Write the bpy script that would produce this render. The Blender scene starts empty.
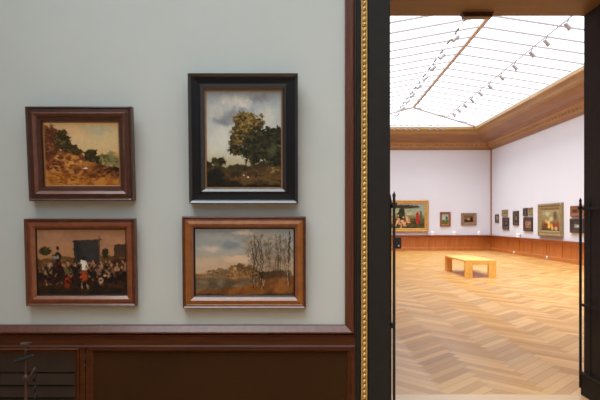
import bpy, bmesh, math, random
import numpy as np
from mathutils import Vector, Matrix

random.seed(7)
S = bpy.context.scene
COL = S.collection

# ---------------------------------------------------------------- camera
EYE = 1.56                      # eye height, metres
F = 520.0                       # focal length in pixels of a 600 px wide frame
cam_d = bpy.data.cameras.new('camera')
cam_d.sensor_width = 36.0
cam_d.lens = F / 600.0 * 36.0
cam_d.shift_x = -8.0 / 600.0
cam_d.shift_y = 21.0 / 600.0
cam_d.clip_start = 0.05
cam_d.clip_end = 300
cam = bpy.data.objects.new('camera', cam_d)
cam.location = (0, 0, EYE)
cam.rotation_euler = (math.radians(90), 0, 0)
COL.objects.link(cam)
S.camera = cam

# ---------------------------------------------------------------- world: bright overcast sky above both rooflights
SKY = 1.8
world = bpy.data.worlds.new('overcast_sky')
S.world = world
world.use_nodes = True
bg = world.node_tree.nodes['Background']
bg.inputs['Color'].default_value = (0.90, 1.0, 1.12, 1)
bg.inputs['Strength'].default_value = SKY

# hazy sun, very soft, high above and behind the viewer's left shoulder
sun_d = bpy.data.lights.new('hazy_sun', 'SUN'); sun_d.energy = 4.2; sun_d.angle = math.radians(50); sun_d.color = (0.93, 1.0, 1.06)
sun = bpy.data.objects.new('hazy_sun', sun_d); COL.objects.link(sun)
sun.rotation_euler = Vector((0.29, 0.22, -1.0)).to_track_quat('-Z', 'Y').to_euler()

S.view_settings.view_transform = 'Standard'
S.view_settings.look = 'None'
S.view_settings.gamma = 1
S.view_settings.use_curve_mapping = False
S.view_settings.exposure = 0.42
try:
    S.cycles.use_denoising = True
    S.cycles.max_bounces = 10
    S.cycles.diffuse_bounces = 6
    S.cycles.glossy_bounces = 3
    S.cycles.transparent_max_bounces = 8
    S.cycles.sample_clamp_indirect = 6.0
    S.cycles.caustics_reflective = False
    S.cycles.caustics_refractive = False
except Exception:
    pass

def portal(name, x0, x1, y0, y1, z):
    """a sky portal lying in a rooflight opening, guiding sky light through it"""
    d = bpy.data.lights.new(name, 'AREA')
    d.shape = 'RECTANGLE'; d.size = x1 - x0; d.size_y = y1 - y0
    d.cycles.is_portal = True
    o = bpy.data.objects.new(name, d)
    o.location = ((x0 + x1) / 2, (y0 + y1) / 2, z)
    COL.objects.link(o)

# ---------------------------------------------------------------- dimensions
DW = 3.70                       # picture wall plane
DC = 3.66                       # face of door casing
DB = 4.68                       # far room side of the thick wall
XL, XR, HD = 0.577, 2.484, 3.405  # doorway
NX0, NX1, NY0, NZ = -3.4, 4.6, -5.0, 5.2   # near room
GX0, GX1, GY1 = 0.35, 9.70, 27.5           # far room
CORN0, CORN1, CPR = 5.31, 6.31, 1.28       # cornice bottom, top, projection
NO = (-3.1, 4.3, -4.4, 3.0)     # near rooflight opening x0 x1 y0 y1
portal('portal_near', NO[0], NO[1], NO[2], NO[3], NZ + 0.02)
portal('portal_far', GX0 + CPR, GX1 - CPR, DB + CPR, GY1 - CPR, CORN1 + 0.02)

def at(x, y, d):
    return Vector(((x - 308) * d / F, d, EYE - (y - 221) * d / F))

# ---------------------------------------------------------------- materials
def lin(c):
    return tuple((v / 12.92 if v <= 0.04045 else ((v + 0.055) / 1.055) ** 2.4) for v in [q / 255.0 for q in c])

def new_mat(name):
    m = bpy.data.materials.new(name); m.use_nodes = True
    nt = m.node_tree
    return m, nt, nt.nodes['Principled BSDF']

def plain(name, rgb, rough=0.6, metal=0.0, noise=0.08, nscale=8.0, coat=0.0, bump=0.0, spec=0.5):
    m, nt, p = new_mat(name)
    c = lin(rgb)
    tc = nt.nodes.new('ShaderNodeTexCoord')
    n = nt.nodes.new('ShaderNodeTexNoise'); n.inputs['Scale'].default_value = nscale; n.inputs['Detail'].default_value = 4
    nt.links.new(tc.outputs['Object'], n.inputs['Vector'])
    r = nt.nodes.new('ShaderNodeValToRGB')
    r.color_ramp.elements[0].position = 0.3; r.color_ramp.elements[1].position = 0.7
    r.color_ramp.elements[0].color = (*[v * (1 - noise) for v in c], 1)
    r.color_ramp.elements[1].color = (*[min(1, v * (1 + noise)) for v in c], 1)
    nt.links.new(n.outputs['Fac'], r.inputs['Fac'])
    nt.links.new(r.outputs['Color'], p.inputs['Base Color'])
    p.inputs['Roughness'].default_value = rough
    p.inputs['Metallic'].default_value = metal
    p.inputs['Coat Weight'].default_value = coat
    p.inputs['Coat Roughness'].default_value = 0.2
    p.inputs['Specular IOR Level'].default_value = spec
    if bump:
        b = nt.nodes.new('ShaderNodeBump'); b.inputs['Strength'].default_value = bump; b.inputs['Distance'].default_value = 0.01
        nt.links.new(n.outputs['Fac'], b.inputs['Height']); nt.links.new(b.outputs['Normal'], p.inputs['Normal'])
    return m

def wood(name, rgb1, rgb2, stretch=(1, 12, 12), scale=3.0, rough=0.35, coat=0.3):
    """wood grain running along the axis whose stretch is small"""
    m, nt, p = new_mat(name)
    tc = nt.nodes.new('ShaderNodeTexCoord')
    mp = nt.nodes.new('ShaderNodeMapping'); mp.inputs['Scale'].default_value = stretch
    nt.links.new(tc.outputs['Object'], mp.inputs['Vector'])
    n = nt.nodes.new('ShaderNodeTexNoise'); n.inputs['Scale'].default_value = scale; n.inputs['Detail'].default_value = 6; n.inputs['Distortion'].default_value = 0.6
    nt.links.new(mp.outputs['Vector'], n.inputs['Vector'])
    r = nt.nodes.new('ShaderNodeValToRGB')
    r.color_ramp.elements[0].position = 0.32; r.color_ramp.elements[1].position = 0.68
    r.color_ramp.elements[0].color = (*lin(rgb1), 1); r.color_ramp.elements[1].color = (*lin(rgb2), 1)
    nt.links.new(n.outputs['Fac'], r.inputs['Fac'])
    nt.links.new(r.outputs['Color'], p.inputs['Base Color'])
    p.inputs['Roughness'].default_value = rough
    p.inputs['Coat Weight'].default_value = coat
    p.inputs['Coat Roughness'].default_value = 0.18
    return m

def painted(name, rough=0.5, coat=0.15, attr='paint'):
    m, nt, p = new_mat(name)
    a = nt.nodes.new('ShaderNodeAttribute'); a.attribute_name = attr
    nt.links.new(a.outputs['Color'], p.inputs['Base Color'])
    p.inputs['Roughness'].default_value = rough
    p.inputs['Coat Weight'].default_value = coat
    p.inputs['Coat Roughness'].default_value = 0.35
    return m

M = {}
M['wall_near'] = plain('grey_green_wall_fabric', (178, 181, 176), 0.9, noise=0.015, nscale=3)
M['wall_far'] = plain('pale_lilac_wall', (217, 218, 228), 0.9, noise=0.012, nscale=0.5)
M['ceiling'] = plain('white_plaster', (225, 220, 212), 0.9)
M['dado'] = wood('dado_mahogany', (60, 24, 3), (80, 38, 7), (1, 14, 14), 2.5, 0.5, 0.0); M['dado'].node_tree.nodes['Principled BSDF'].inputs['Specular IOR Level'].default_value = 0.25
M['dado_v'] = wood('dado_mahogany_upright', (72, 32, 14), (94, 46, 24), (14, 14, 1), 2.5, 0.4, 0.14)
M['dado_panel'] = plain('dark_olive_dado_panel', (54, 30, 6), 0.9, noise=0.1, nscale=2, spec=0.15)
M['stone'] = plain('dark_stone_casing', (32, 28, 24), 0.7, noise=0.12, nscale=14, spec=0.2)
M['black'] = plain('black_paint', (16, 14, 13), 0.5)
M['jamb'] = plain('dark_jamb_lining', (52, 42, 37), 0.7, noise=0.12, nscale=14, spec=0.2)
M['soffit'] = wood('lintel_wood', (118, 86, 54), (134, 100, 67), (1, 8, 8), 1.5, 0.5, 0.0)
M['gilt'] = plain('aged_gilding', (208, 168, 98), 0.42, 0.3, noise=0.18, nscale=30)
M['gilt_far'] = plain('gilt_frame_finish', (196, 152, 84), 0.45, 0.35, noise=0.2, nscale=12)
M['gilt_dull'] = plain('dull_gilt_finish', (150, 130, 92), 0.5, 0.3, noise=0.2, nscale=12)
M['slip'] = plain('gilt_slip', (150, 112, 76), 0.45, 0.4, noise=0.1, nscale=30)
M['iron'] = plain('wrought_iron', (20, 17, 17), 0.6, 0.2, noise=0.2, nscale=20, bump=0.3)
M['iron_brown'] = plain('brown_patinated_iron', (80, 58, 50), 0.42, 0.5, noise=0.2, nscale=20, bump=0.3)
M['grille'] = plain('dark_brown_louvre', (50, 36, 27), 0.8, noise=0.1, spec=0.2)
M['void'] = plain('painted_duct_shade', (14, 12, 11), 0.9)  # shade behind the louvres, put in as a near-black colour
M['far_dado'] = wood('far_dado_oak', (170, 96, 40), (192, 114, 52), (6, 6, 0.7), 1.6, 0.35, 0.25)
M['far_cap'] = wood('far_dado_cap', (144, 84, 44), (162, 98, 54), (1, 1, 6), 1.5, 0.35, 0.3)
M['corn_light'] = wood('cornice_golden_wood', (150, 114, 66), (168, 130, 78), (1, 1, 8), 1.0, 0.4, 0.1)
M['corn_dark'] = wood('cornice_brown_wood', (132, 95, 65), (148, 108, 76), (1, 1, 8), 1.0, 0.45, 0.1)
M['corn_mid'] = wood('cornice_carved_wood', (156, 118, 78), (172, 132, 88), (1, 1, 8), 1.0, 0.45, 0.1)
M['bar'] = plain('rooflight_bar_paint', (165, 150, 148), 0.7)
M['ridge'] = plain('rooflight_ridge_paint', (188, 174, 164), 0.7)
M['white'] = plain('white_enamel', (240, 238, 236), 0.4, noise=0.01)
M['grey'] = plain('grey_metal_housing', (174, 168, 170), 0.5, 0.1)
M['grey_dark'] = plain('grey_track_adapter', (120, 116, 118), 0.5)
M['bench'] = wood('pale_oak_bench', (220, 164, 76), (238, 188, 102), (8, 0.8, 8), 1.5, 0.5, 0.05)
M['thresh'] = wood('threshold_oak', (206, 160, 110), (222, 178, 128), (0.8, 8, 8), 2, 0.35, 0.2)
M['near_floor'] = wood('near_room_oak', (170, 120, 74), (190, 138, 88), (8, 1, 8), 2, 0.35, 0.2)
M['joint'] = plain('floor_joint', (120, 80, 50), 0.8)
M['parquet'] = painted('herringbone_oak', 0.3, 0.0, 'plank')
_nt = M['parquet'].node_tree; _p = _nt.nodes['Principled BSDF']; _g = _nt.nodes.new('ShaderNodeAttribute'); _g.attribute_name = 'grain'
_nt.links.new(_g.outputs['Vector'], _p.inputs['Tangent']); _p.inputs['Anisotropic'].default_value = 0.8; _p.inputs['Roughness'].default_value = 0.36
M['canvas'] = painted('oil_paint', 0.6, 0.0, 'paint'); M['canvas'].node_tree.nodes['Principled BSDF'].inputs['Specular IOR Level'].default_value = 0.2
M['fr_red'] = wood('red_brown_frame', (50, 20, 7), (70, 31, 12), (3, 3, 3), 6, 0.36, 0.2)
M['fr_black'] = plain('ebonised_frame', (11, 8, 10), 0.4, coat=0.08, spec=0.25)
M['fr_mid'] = wood('chestnut_frame', (72, 29, 10), (92, 42, 15), (3, 3, 3), 6, 0.38, 0.15)
M['fr_gold'] = wood('honey_frame', (124, 70, 18), (142, 84, 26), (3, 3, 3), 6, 0.4, 0.1)
M['fr_copper'] = wood('copper_brown_frame', (102, 48, 20), (122, 62, 28), (3, 3, 3), 6, 0.4, 0.1)
M['highlight_red'] = wood('polished_red_brown_highlight', (84, 42, 30), (104, 58, 42), (3, 3, 3), 6, 0.36, 0.22)  # red-brown frame wood lightened: bevel highlight put into the base colour
M['highlight_black'] = plain('polished_black_highlight', (34, 28, 31), 0.34, coat=0.4)  # glossier than the ebonised frame, with highlight also painted in as lighter base
M['highlight_mid'] = wood('polished_chestnut_highlight', (112, 62, 36), (130, 76, 46), (3, 3, 3), 6, 0.36, 0.22)  # paler chestnut, the bright bevel line is partly in the colour
M['fr_dark'] = plain('dark_frame', (58, 44, 42), 0.4)
M['fr_brown'] = wood('brown_frame', (128, 74, 44), (146, 88, 54), (3, 3, 3), 4, 0.4, 0.2)
M['fr_grey'] = plain('taupe_carved_frame', (140, 112, 92), 0.55, noise=0.2, nscale=25)

g, nt, p = new_mat('rooflight_glass')
for n_ in list(nt.nodes):
    if n_.type == 'BSDF_PRINCIPLED': nt.nodes.remove(n_)
out = [n_ for n_ in nt.nodes if n_.type == 'OUTPUT_MATERIAL'][0]
tr = nt.nodes.new('ShaderNodeBsdfTransparent'); tr.inputs['Color'].default_value = (0.97, 0.98, 0.97, 1)
gl = nt.nodes.new('ShaderNodeBsdfGlossy'); gl.inputs['Roughness'].default_value = 0.1
mx = nt.nodes.new('ShaderNodeMixShader'); mx.inputs[0].default_value = 0.04
nt.links.new(tr.outputs[0], mx.inputs[1]); nt.links.new(gl.outputs[0], mx.inputs[2]); nt.links.new(mx.outputs[0], out.inputs['Surface'])
M['glass'] = g

# ---------------------------------------------------------------- helpers
def link_mesh(name, bm, mats, parent=None, smooth=False):
    me = bpy.data.meshes.new(name)
    bmesh.ops.recalc_face_normals(bm, faces=bm.faces)
    bm.to_mesh(me); bm.free()
    if smooth:
        for f in me.polygons: f.use_smooth = True
    for m in (mats if isinstance(mats, (list, tuple)) else [mats]):
        me.materials.append(m)
    o = bpy.data.objects.new(name, me)
    COL.objects.link(o)
    if parent is not None: o.parent = parent
    return o

def tag(o, label=None, cat=None, group=None, kind=None):
    if label: o['label'] = label
    if cat: o['category'] = cat
    if group: o['group'] = group
    if kind: o['kind'] = kind
    return o

def empty(name, loc, label=None, cat=None, group=None, kind=None):
    o = bpy.data.objects.new(name, None)
    o.empty_display_size = 0.1
    o.location = loc
    COL.objects.link(o)
    return tag(o, label, cat, group, kind)

def box(bm, x0, x1, y0, y1, z0, z1, bevel=0.0, mi=0):
    r = bmesh.ops.create_cube(bm, size=1)
    vs = r['verts']
    for v in vs:
        v.co = Vector((x0 + (v.co.x + .5) * (x1 - x0), y0 + (v.co.y + .5) * (y1 - y0), z0 + (v.co.z + .5) * (z1 - z0)))
    fs = {f for v in vs for f in v.link_faces}
    for f in fs: f.material_index = mi
    if bevel > 0:
        es = list({e for f in fs for e in f.edges})
        r = bmesh.ops.bevel(bm, geom=es, offset=bevel, segments=2, affect='EDGES', profile=0.7)
        for f in r['faces']: f.material_index = mi

def tube(bm, pts, r, seg=8, cap=True, mi=0):
    """tube through points; r number or list"""
    pts = [Vector(q) for q in pts]
    n = len(pts)
    rs = r if isinstance(r, (list, tuple)) else [r] * n
    rings = []
    up = None
    for i in range(n):
        t = (pts[min(i + 1, n - 1)] - pts[max(i - 1, 0)]).normalized()
        if up is None:
            up = Vector((1, 0, 0)) if abs(t.x) < 0.9 else Vector((0, 1, 0))
        a = (up - t * up.dot(t)).normalized(); b = t.cross(a); up = a
        rings.append([bm.verts.new(pts[i] + (a * math.cos(2 * math.pi * k / seg) + b * math.sin(2 * math.pi * k / seg)) * rs[i]) for k in range(seg)])
    for i in range(n - 1):
        for k in range(seg):
            f = bm.faces.new((rings[i][k], rings[i][(k + 1) % seg], rings[i + 1][(k + 1) % seg], rings[i + 1][k])); f.material_index = mi
    if cap:
        bm.faces.new(rings[0][::-1]).material_index = mi
        bm.faces.new(rings[-1]).material_index = mi

def sweep(bm, path, prof, closed, to3, mats=None, side=1.0):
    """sweep an open profile [(u, d)...] along a 2D path with mitred corners; u is measured along the left normal * side.
    mats: material index for each profile segment"""
    n = len(path)
    P = [Vector((a, b)) for a, b in path]
    offs = []
    for i in range(n):
        def nrm(a, b):
            t = (b - a).normalized(); return Vector((-t.y, t.x)) * side
        if closed or 0 < i < n - 1:
            n1 = nrm(P[i - 1], P[i]); n2 = nrm(P[i], P[(i + 1) % n])
            m = n1 + n2; m = m / max(m.dot(n1), 1e-6)
        elif i == 0: m = nrm(P[0], P[1])
        else: m = nrm(P[-2], P[-1])
        offs.append(m)
    rows = [[bm.verts.new(to3(P[i].x + offs[i].x * u, P[i].y + offs[i].y * u, d)) for (u, d) in prof] for i in range(n)]
    for i in range(n if closed else n - 1):
        a = rows[i]; b = rows[(i + 1) % n]
        for k in range(len(prof) - 1):
            f = bm.faces.new((a[k], a[k + 1], b[k + 1], b[k]))
            if mats: f.material_index = mats[k]
    if not closed:
        for r_ in (rows[0], rows[-1]):
            if len(r_) > 2:
                try: bm.faces.new(r_)
                except Exception: pass

def rect(x0, x1, y0, y1):
    return [(x0, y0), (x1, y0), (x1, y1), (x0, y1)]      # counter-clockwise: left normal points inwards

def arc(u0, d0, u1, d1, bulge, n=5):
    """points from (u0,d0) to (u1,d1) bulging sideways"""
    out_ = []
    dx, dy = u1 - u0, d1 - d0
    for i in range(n + 1):
        t = i / n; h = math.sin(math.pi * t) * bulge
        out_.append((u0 + dx * t - dy * h, d0 + dy * t + dx * h))
    return out_

# ---------------------------------------------------------------- paint box (pictures are painted into fine colour grids)
def vnoise(h, w, fy, fx, seed):
    r = np.random.RandomState(seed)
    gy, gx = int(fy) + 2, int(fx) + 2
    G = r.rand(gy, gx)
    y = np.linspace(0, fy, h)[:, None] * np.ones((1, w)); x = np.linspace(0, fx, w)[None, :] * np.ones((h, 1))
    iy = np.clip(y.astype(int), 0, gy - 2); ix = np.clip(x.astype(int), 0, gx - 2)
    ty = y - iy; tx = x - ix
    ty = ty * ty * (3 - 2 * ty); tx = tx * tx * (3 - 2 * tx)
    return (G[iy, ix] * (1 - ty) * (1 - tx) + G[iy, ix + 1] * (1 - ty) * tx + G[iy + 1, ix] * ty * (1 - tx) + G[iy + 1, ix + 1] * ty * tx)

def fbm(h, w, f, seed, ax=1.0, oct=4):
    o = np.zeros((h, w)); a = 1.0; s = 0
    for i in range(oct):
        o += a * vnoise(h, w, f * ax * 2 ** i, f * 2 ** i, seed + i * 17); s += a; a *= 0.55
    return o / s

class Paint:
    """v runs downwards 0..1, u rightwards 0..1"""
    def __init__(s, h, w, seed):
        s.h, s.w, s.seed = h, w, seed
        s.v = np.linspace(0, 1, h)[:, None] * np.ones((1, w)); s.u = np.linspace(0, 1, w)[None, :] * np.ones((h, 1))
        s.im = np.zeros((h, w, 3)); s.k = 0
    def n(s, f, ax=1.0):
        s.k += 1
        return fbm(s.h, s.w, f, s.seed * 100 + s.k * 7, ax)
    def over(s, mask, col, col2=None, f=8, ax=1.0):
        mask = np.clip(mask, 0, 1)[..., None]
        c = np.array(col, float)[None, None, :]
        if col2 is not None:
            t = np.clip((s.n(f, ax)[..., None] - 0.32) / 0.36, 0, 1)
            c = c * (1 - t) + np.array(col2, float) * t
        s.im = s.im * (1 - mask) + c * mask
    def grad(s, stops):
        vs = [q[0] for q in stops]
        for c in range(3):
            s.im[..., c] = np.interp(s.v, vs, [q[1][c] for q in stops])
    def blob(s, cu, cv, ru, rv, col, col2=None, rag=0.5, f=9, soft=0.12, rot=0.0, op=1.0):
        du, dv = s.u - cu, s.v - cv
        if rot:
            asp = s.w / s.h; du2 = du * asp
            du, dv = (du2 * math.cos(rot) + dv * math.sin(rot)) / asp, -du2 * math.sin(rot) + dv * math.cos(rot)
        d = np.sqrt((du / ru) ** 2 + (dv / rv) ** 2)
        d = d + rag * ((s.n(f) - 0.5) * 2.2 + (s.n(f * 3) - 0.5) * 1.6)
        s.over(np.clip((1 - d) / soft, 0, 1) * op, col, col2, f * 1.5)
    def below(s, pts, col, col2=None, rag=0.02, f=8, soft=0.015, op=1.0, ax=1.0):
        line = np.interp(s.u, [q[0] for q in pts], [q[1] for q in pts]) + rag * (s.n(f) - 0.5) * 2
        s.over(np.clip((s.v - line) / soft, 0, 1) * op, col, col2, f * 1.3, ax)
    def stroke(s, pts, wd, col, op=1.0):
        asp = s.w / s.h
        d = np.full((s.h, s.w), 9.0)
        for (a, b), (c, e) in zip(pts[:-1], pts[1:]):
            ax_, ay, bx, by = a * asp, b, c * asp, e
            L = (bx - ax_) ** 2 + (by - ay) ** 2 + 1e-9
            t = np.clip(((s.u * asp - ax_) * (bx - ax_) + (s.v - ay) * (by - ay)) / L, 0, 1)
            d = np.minimum(d, np.hypot(s.u * asp - ax_ - t * (bx - ax_), s.v - ay - t * (by - ay)))
        s.over(np.clip((wd - d) / (wd * 0.6), 0, 1) * op, col)
    def dabs(s, cu, cv, ru, rv, cols, n, r0=.012, r1=.03, flat=.6, op=.8):
        R = random.Random(s.seed + s.k); asp = s.w / s.h
        for i in range(n):
            a = R.uniform(0, 2 * math.pi); q = math.sqrt(R.random())
            u, v = cu + ru * q * math.cos(a), cv + rv * q * math.sin(a)
            r = R.uniform(r0, r1); c = np.array(R.choice(cols), float)
            x0, x1 = int(max(0, (u - 1.3 * r) * s.w)), int(min(s.w, (u + 1.3 * r) * s.w + 2)); y0, y1 = int(max(0, (v - 1.3 * r * asp) * s.h)), int(min(s.h, (v + 1.3 * r * asp) * s.h + 2))
            if x1 <= x0 or y1 <= y0: continue
            uu, vv = s.u[y0:y1, x0:x1], s.v[y0:y1, x0:x1]
            m = np.clip((1 - np.hypot((uu - u) / r, (vv - v) / (r * asp * flat))) / .4, 0, 1)[..., None] * op
            s.im[y0:y1, x0:x1] = s.im[y0:y1, x0:x1] * (1 - m) + c * m
    def figure(s, u, v, hgt, coat, legs=(40, 28, 22), skin=(150, 110, 84)):
        a = s.h / s.w
        s.blob(u, v + hgt * .72, hgt * .13 * a, hgt * .3, legs, None, 0.15, 20, 0.25)
        s.blob(u, v + hgt * .38, hgt * .17 * a, hgt * .22, coat, None, 0.15, 20, 0.25)
        s.blob(u, v + hgt * .1, hgt * .07 * a, hgt * .09, skin, None, 0.1, 20, 0.3)
    def done(s):
        q = s.h / 150.0
        dv = ((s.n(26) - .5) * 9 * q).astype(int); du = ((s.n(26) - .5) * 9 * q).astype(int)
        ii = np.clip(np.arange(s.h)[:, None] + dv, 0, s.h - 1); jj = np.clip(np.arange(s.w)[None, :] + du, 0, s.w - 1)
        s.im = s.im[ii, jj]
        g_ = (s.n(s.w / 6.0) - 0.5)[..., None] * 14
        return np.clip((s.im - 112) * 1.12 + 106 + g_, 8, 255)

def dune_scene():
    p = Paint(140, 168, 3); R = random.Random(5)
    p.grad([(0, (206, 178, 134)), (0.35, (196, 172, 130)), (0.6, (196, 158, 104)), (1, (150, 100, 50))])
    p.blob(.72, .12, .3, .14, (176, 168, 142), (200, 182, 142), .5, 4, .6)
    p.blob(.35, .2, .3, .12, (214, 180, 138), (196, 160, 118), .5, 4, .6)
    p.blob(.92, .6, .2, .13, (110, 106, 68), (136, 124, 84), .4, 9, .2)
    p.blob(.8, .58, .12, .09, (118, 112, 76), (90, 88, 52), .4, 9, .2)
    p.below([(0, .05), (.08, .1), (.13, .25), (.2, .42), (.35, .45), (.5, .5), (.62, .6), (.8, .7), (1, .78)], (96, 58, 34), (140, 92, 52), .05, 9)
    p.blob(.08, .3, .13, .24, (116, 70, 46), (80, 52, 34), .3, 7, .15)
    p.blob(.24, .25, .12, .13, (52, 44, 24), (84, 70, 36), .5, 10, .2)
    p.blob(.32, .38, .12, .08, (50, 42, 24), (78, 64, 34), .5, 10, .2)
    p.blob(.42, .45, .1, .06, (56, 44, 24), (84, 62, 34), .5, 10, .2)
    p.blob(.62, .5, .09, .1, (40, 36, 18), (66, 56, 28), .5, 10, .2)
    p.blob(.72, .6, .12, .07, (44, 36, 20), (74, 56, 30), .5, 10, .2)
    p.blob(.92, .76, .12, .07, (40, 30, 18), (66, 46, 26), .5, 10, .2)
    p.blob(.36, .62, .16, .1, (206, 156, 88), (176, 122, 62), .5, 8, .3)
    p.blob(.16, .62, .14, .1, (150, 86, 46), (120, 64, 34), .5, 8, .3)
    p.blob(.56, .66, .12, .05, (164, 112, 62), (120, 76, 38), .5, 8, .3)
    p.below([(0, .74), (.3, .78), (.6, .8), (1, .86)], (140, 84, 36), (176, 120, 58), .06, 9, .05)
    p.stroke([(.25, 1), (.42, .86), (.5, .76)], .03, (186, 130, 68), .7)
    for i in range(40):
        u, v = R.random(), .52 + .45 * R.random()
        p.blob(u, v, .05 * R.random() + .02, .02, R.choice([(58, 36, 18), (206, 154, 90), (84, 50, 24), (112, 66, 30)]), None, .5, 14, .4, R.uniform(-.4, .4), .75)
    p.dabs(.24, .27, .12, .14, [(44, 38, 22), (84, 72, 40), (112, 92, 54), (60, 50, 28)], 90, .012, .028)
    p.dabs(.33, .41, .12, .06, [(44, 38, 22), (92, 74, 40), (60, 48, 26)], 50, .012, .025)
    p.dabs(.65, .55, .12, .08, [(36, 32, 16), (76, 66, 34), (54, 46, 24)], 70, .012, .025)
    p.dabs(.07, .3, .09, .2, [(96, 58, 38), (136, 88, 58), (72, 46, 30)], 50, .015, .03)
    p.dabs(.86, .6, .14, .08, [(104, 100, 64), (138, 128, 86), (84, 80, 48)], 60, .012, .025)
    p.dabs(.25, .66, .24, .14, [(176, 122, 66), (124, 70, 36), (96, 56, 30), (160, 100, 52), (196, 146, 84)], 90, .02, .055, .7, .6)
    p.dabs(.2, .66, .2, .12, [(84, 48, 26), (70, 40, 22)], 30, .012, .03)
    p.dabs(.75, .78, .24, .1, [(120, 76, 38), (84, 50, 26), (150, 98, 50), (60, 38, 20)], 80, .018, .045, .5, .6)
    p.dabs(.4, .9, .4, .08, [(150, 92, 40), (184, 128, 64), (110, 66, 30)], 90, .015, .04, .4)
    p.blob(.54, .72, .035, .016, (232, 212, 178), None, .3, 14, .4)
    p.blob(.6, .74, .03, .014, (170, 90, 60), None, .3, 14, .4)
    return p.done()

def tree_scene():
    p = Paint(200, 152, 11); R = random.Random(9)
    p.grad([(0, (146, 152, 156)), (.3, (170, 172, 168)), (.6, (190, 188, 172)), (.75, (170, 160, 134)), (1, (60, 48, 30))])
    p.blob(.38, .1, .3, .09, (196, 190, 176), (176, 174, 168), .5, 4, .5)
    p.blob(.68, .07, .26, .09, (122, 124, 128), (144, 144, 146), .5, 4, .5)
    p.blob(.3, .27, .36, .09, (118, 122, 126), (146, 148, 146), .5, 4, .4, -.2)
    p.blob(.12, .2, .16, .09, (186, 182, 170), (166, 166, 160), .5, 4, .5)
    p.blob(.25, .5, .35, .14, (190, 188, 176), (172, 174, 166), .5, 4, .5)
    p.blob(.85, .25, .2, .12, (160, 164, 160), (182, 180, 170), .5, 4, .5)
    p.below([(0, .76), (.3, .78), (.5, .76), (1, .7)], (58, 50, 30), (84, 70, 40), .03, 9)
    p.blob(.16, .73, .1, .05, (70, 60, 28), (96, 82, 40), .4, 12, .2)
    p.blob(.02, .76, .06, .04, (50, 44, 24), None, .4, 12, .2)
    p.below([(0, .8), (.3, .84), (.6, .8), (1, .8)], (56, 44, 28), (92, 72, 42), .02, 9)
    for (u, v, a, b) in [(.8, .52, .26, .15), (.94, .47, .16, .13), (.7, .6, .25, .14), (.9, .66, .22, .16), (.62, .52, .14, .1)]:
        p.blob(u, v, a, b, (34, 36, 22), (58, 56, 34), .5, 11, .15)
    p.blob(.38, .6, .1, .06, (74, 60, 28), (98, 80, 38), .5, 12, .2)
    for (u, v, a, b, c, c2) in [(.55, .3, .17, .075, (84, 66, 34), (128, 104, 54)), (.68, .33, .09, .05, (98, 78, 38), (70, 58, 32)),
                                (.52, .4, .17, .06, (58, 52, 30), (88, 76, 42)), (.46, .47, .15, .05, (52, 48, 28), (80, 72, 40)),
                                (.62, .44, .13, .07, (48, 46, 28), (72, 64, 36)), (.4, .53, .12, .035, (60, 54, 30), (86, 74, 38))]:
        p.blob(u, v, a, b, c, c2, .55, 12, .15)
    p.stroke([(.52, .8), (.54, .6), (.56, .4)], .009, (54, 42, 28))
    p.stroke([(.62, .8), (.6, .62), (.64, .45)], .008, (70, 58, 40))
    p.stroke([(.78, .8), (.8, .6), (.9, .5)], .006, (90, 78, 58), .8)
    for u, v, a, b_, n_ in [(.56, .29, .16, .07, 110), (.68, .33, .09, .05, 40), (.5, .42, .17, .08, 110), (.42, .53, .12, .05, 50)]:
        p.dabs(u, v, a, b_, [(70, 56, 30), (132, 108, 60), (96, 78, 42), (48, 42, 26), (150, 126, 76)], n_, .012, .03)
    for u, v, a, b_, n_ in [(.75, .5, .25, .14, 150), (.88, .62, .16, .14, 120), (.6, .62, .14, .14, 80), (.38, .6, .09, .05, 40), (.16, .73, .1, .04, 40)]:
        p.dabs(u, v, a, b_, [(26, 28, 18), (44, 42, 28), (62, 58, 38), (34, 34, 22), (80, 72, 46)], n_, .012, .03)
    p.blob(.88, .6, .1, .07, (78, 78, 54), (50, 50, 34), .5, 12, .3)
    p.blob(.85, .83, .2, .06, (104, 80, 46), (70, 54, 34), .5, 9, .3)
    p.dabs(.9, .82, .06, .04, [(150, 130, 80), (120, 98, 58), (90, 70, 42)], 30, .008, .02)
    p.stroke([(.2, .93), (.45, .9), (.75, .9), (1, .96)], .02, (104, 80, 50), .7)
    p.below([(0, .88), (.3, .9), (.5, .97), (1, .97)], (30, 26, 18), (48, 40, 26), .02, 9)
    p.blob(.12, .88, .14, .07, (34, 32, 22), (48, 44, 30), .3, 9, .2)
    for u, v, c in [(.5, .87, (190, 178, 158)), (.55, .885, (210, 196, 172)), (.53, .84, (120, 60, 44)), (.58, .87, (90, 60, 40))]:
        p.blob(u, v, .018, .011, c, None, .3, 14, .4)
    return p.done()

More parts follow.
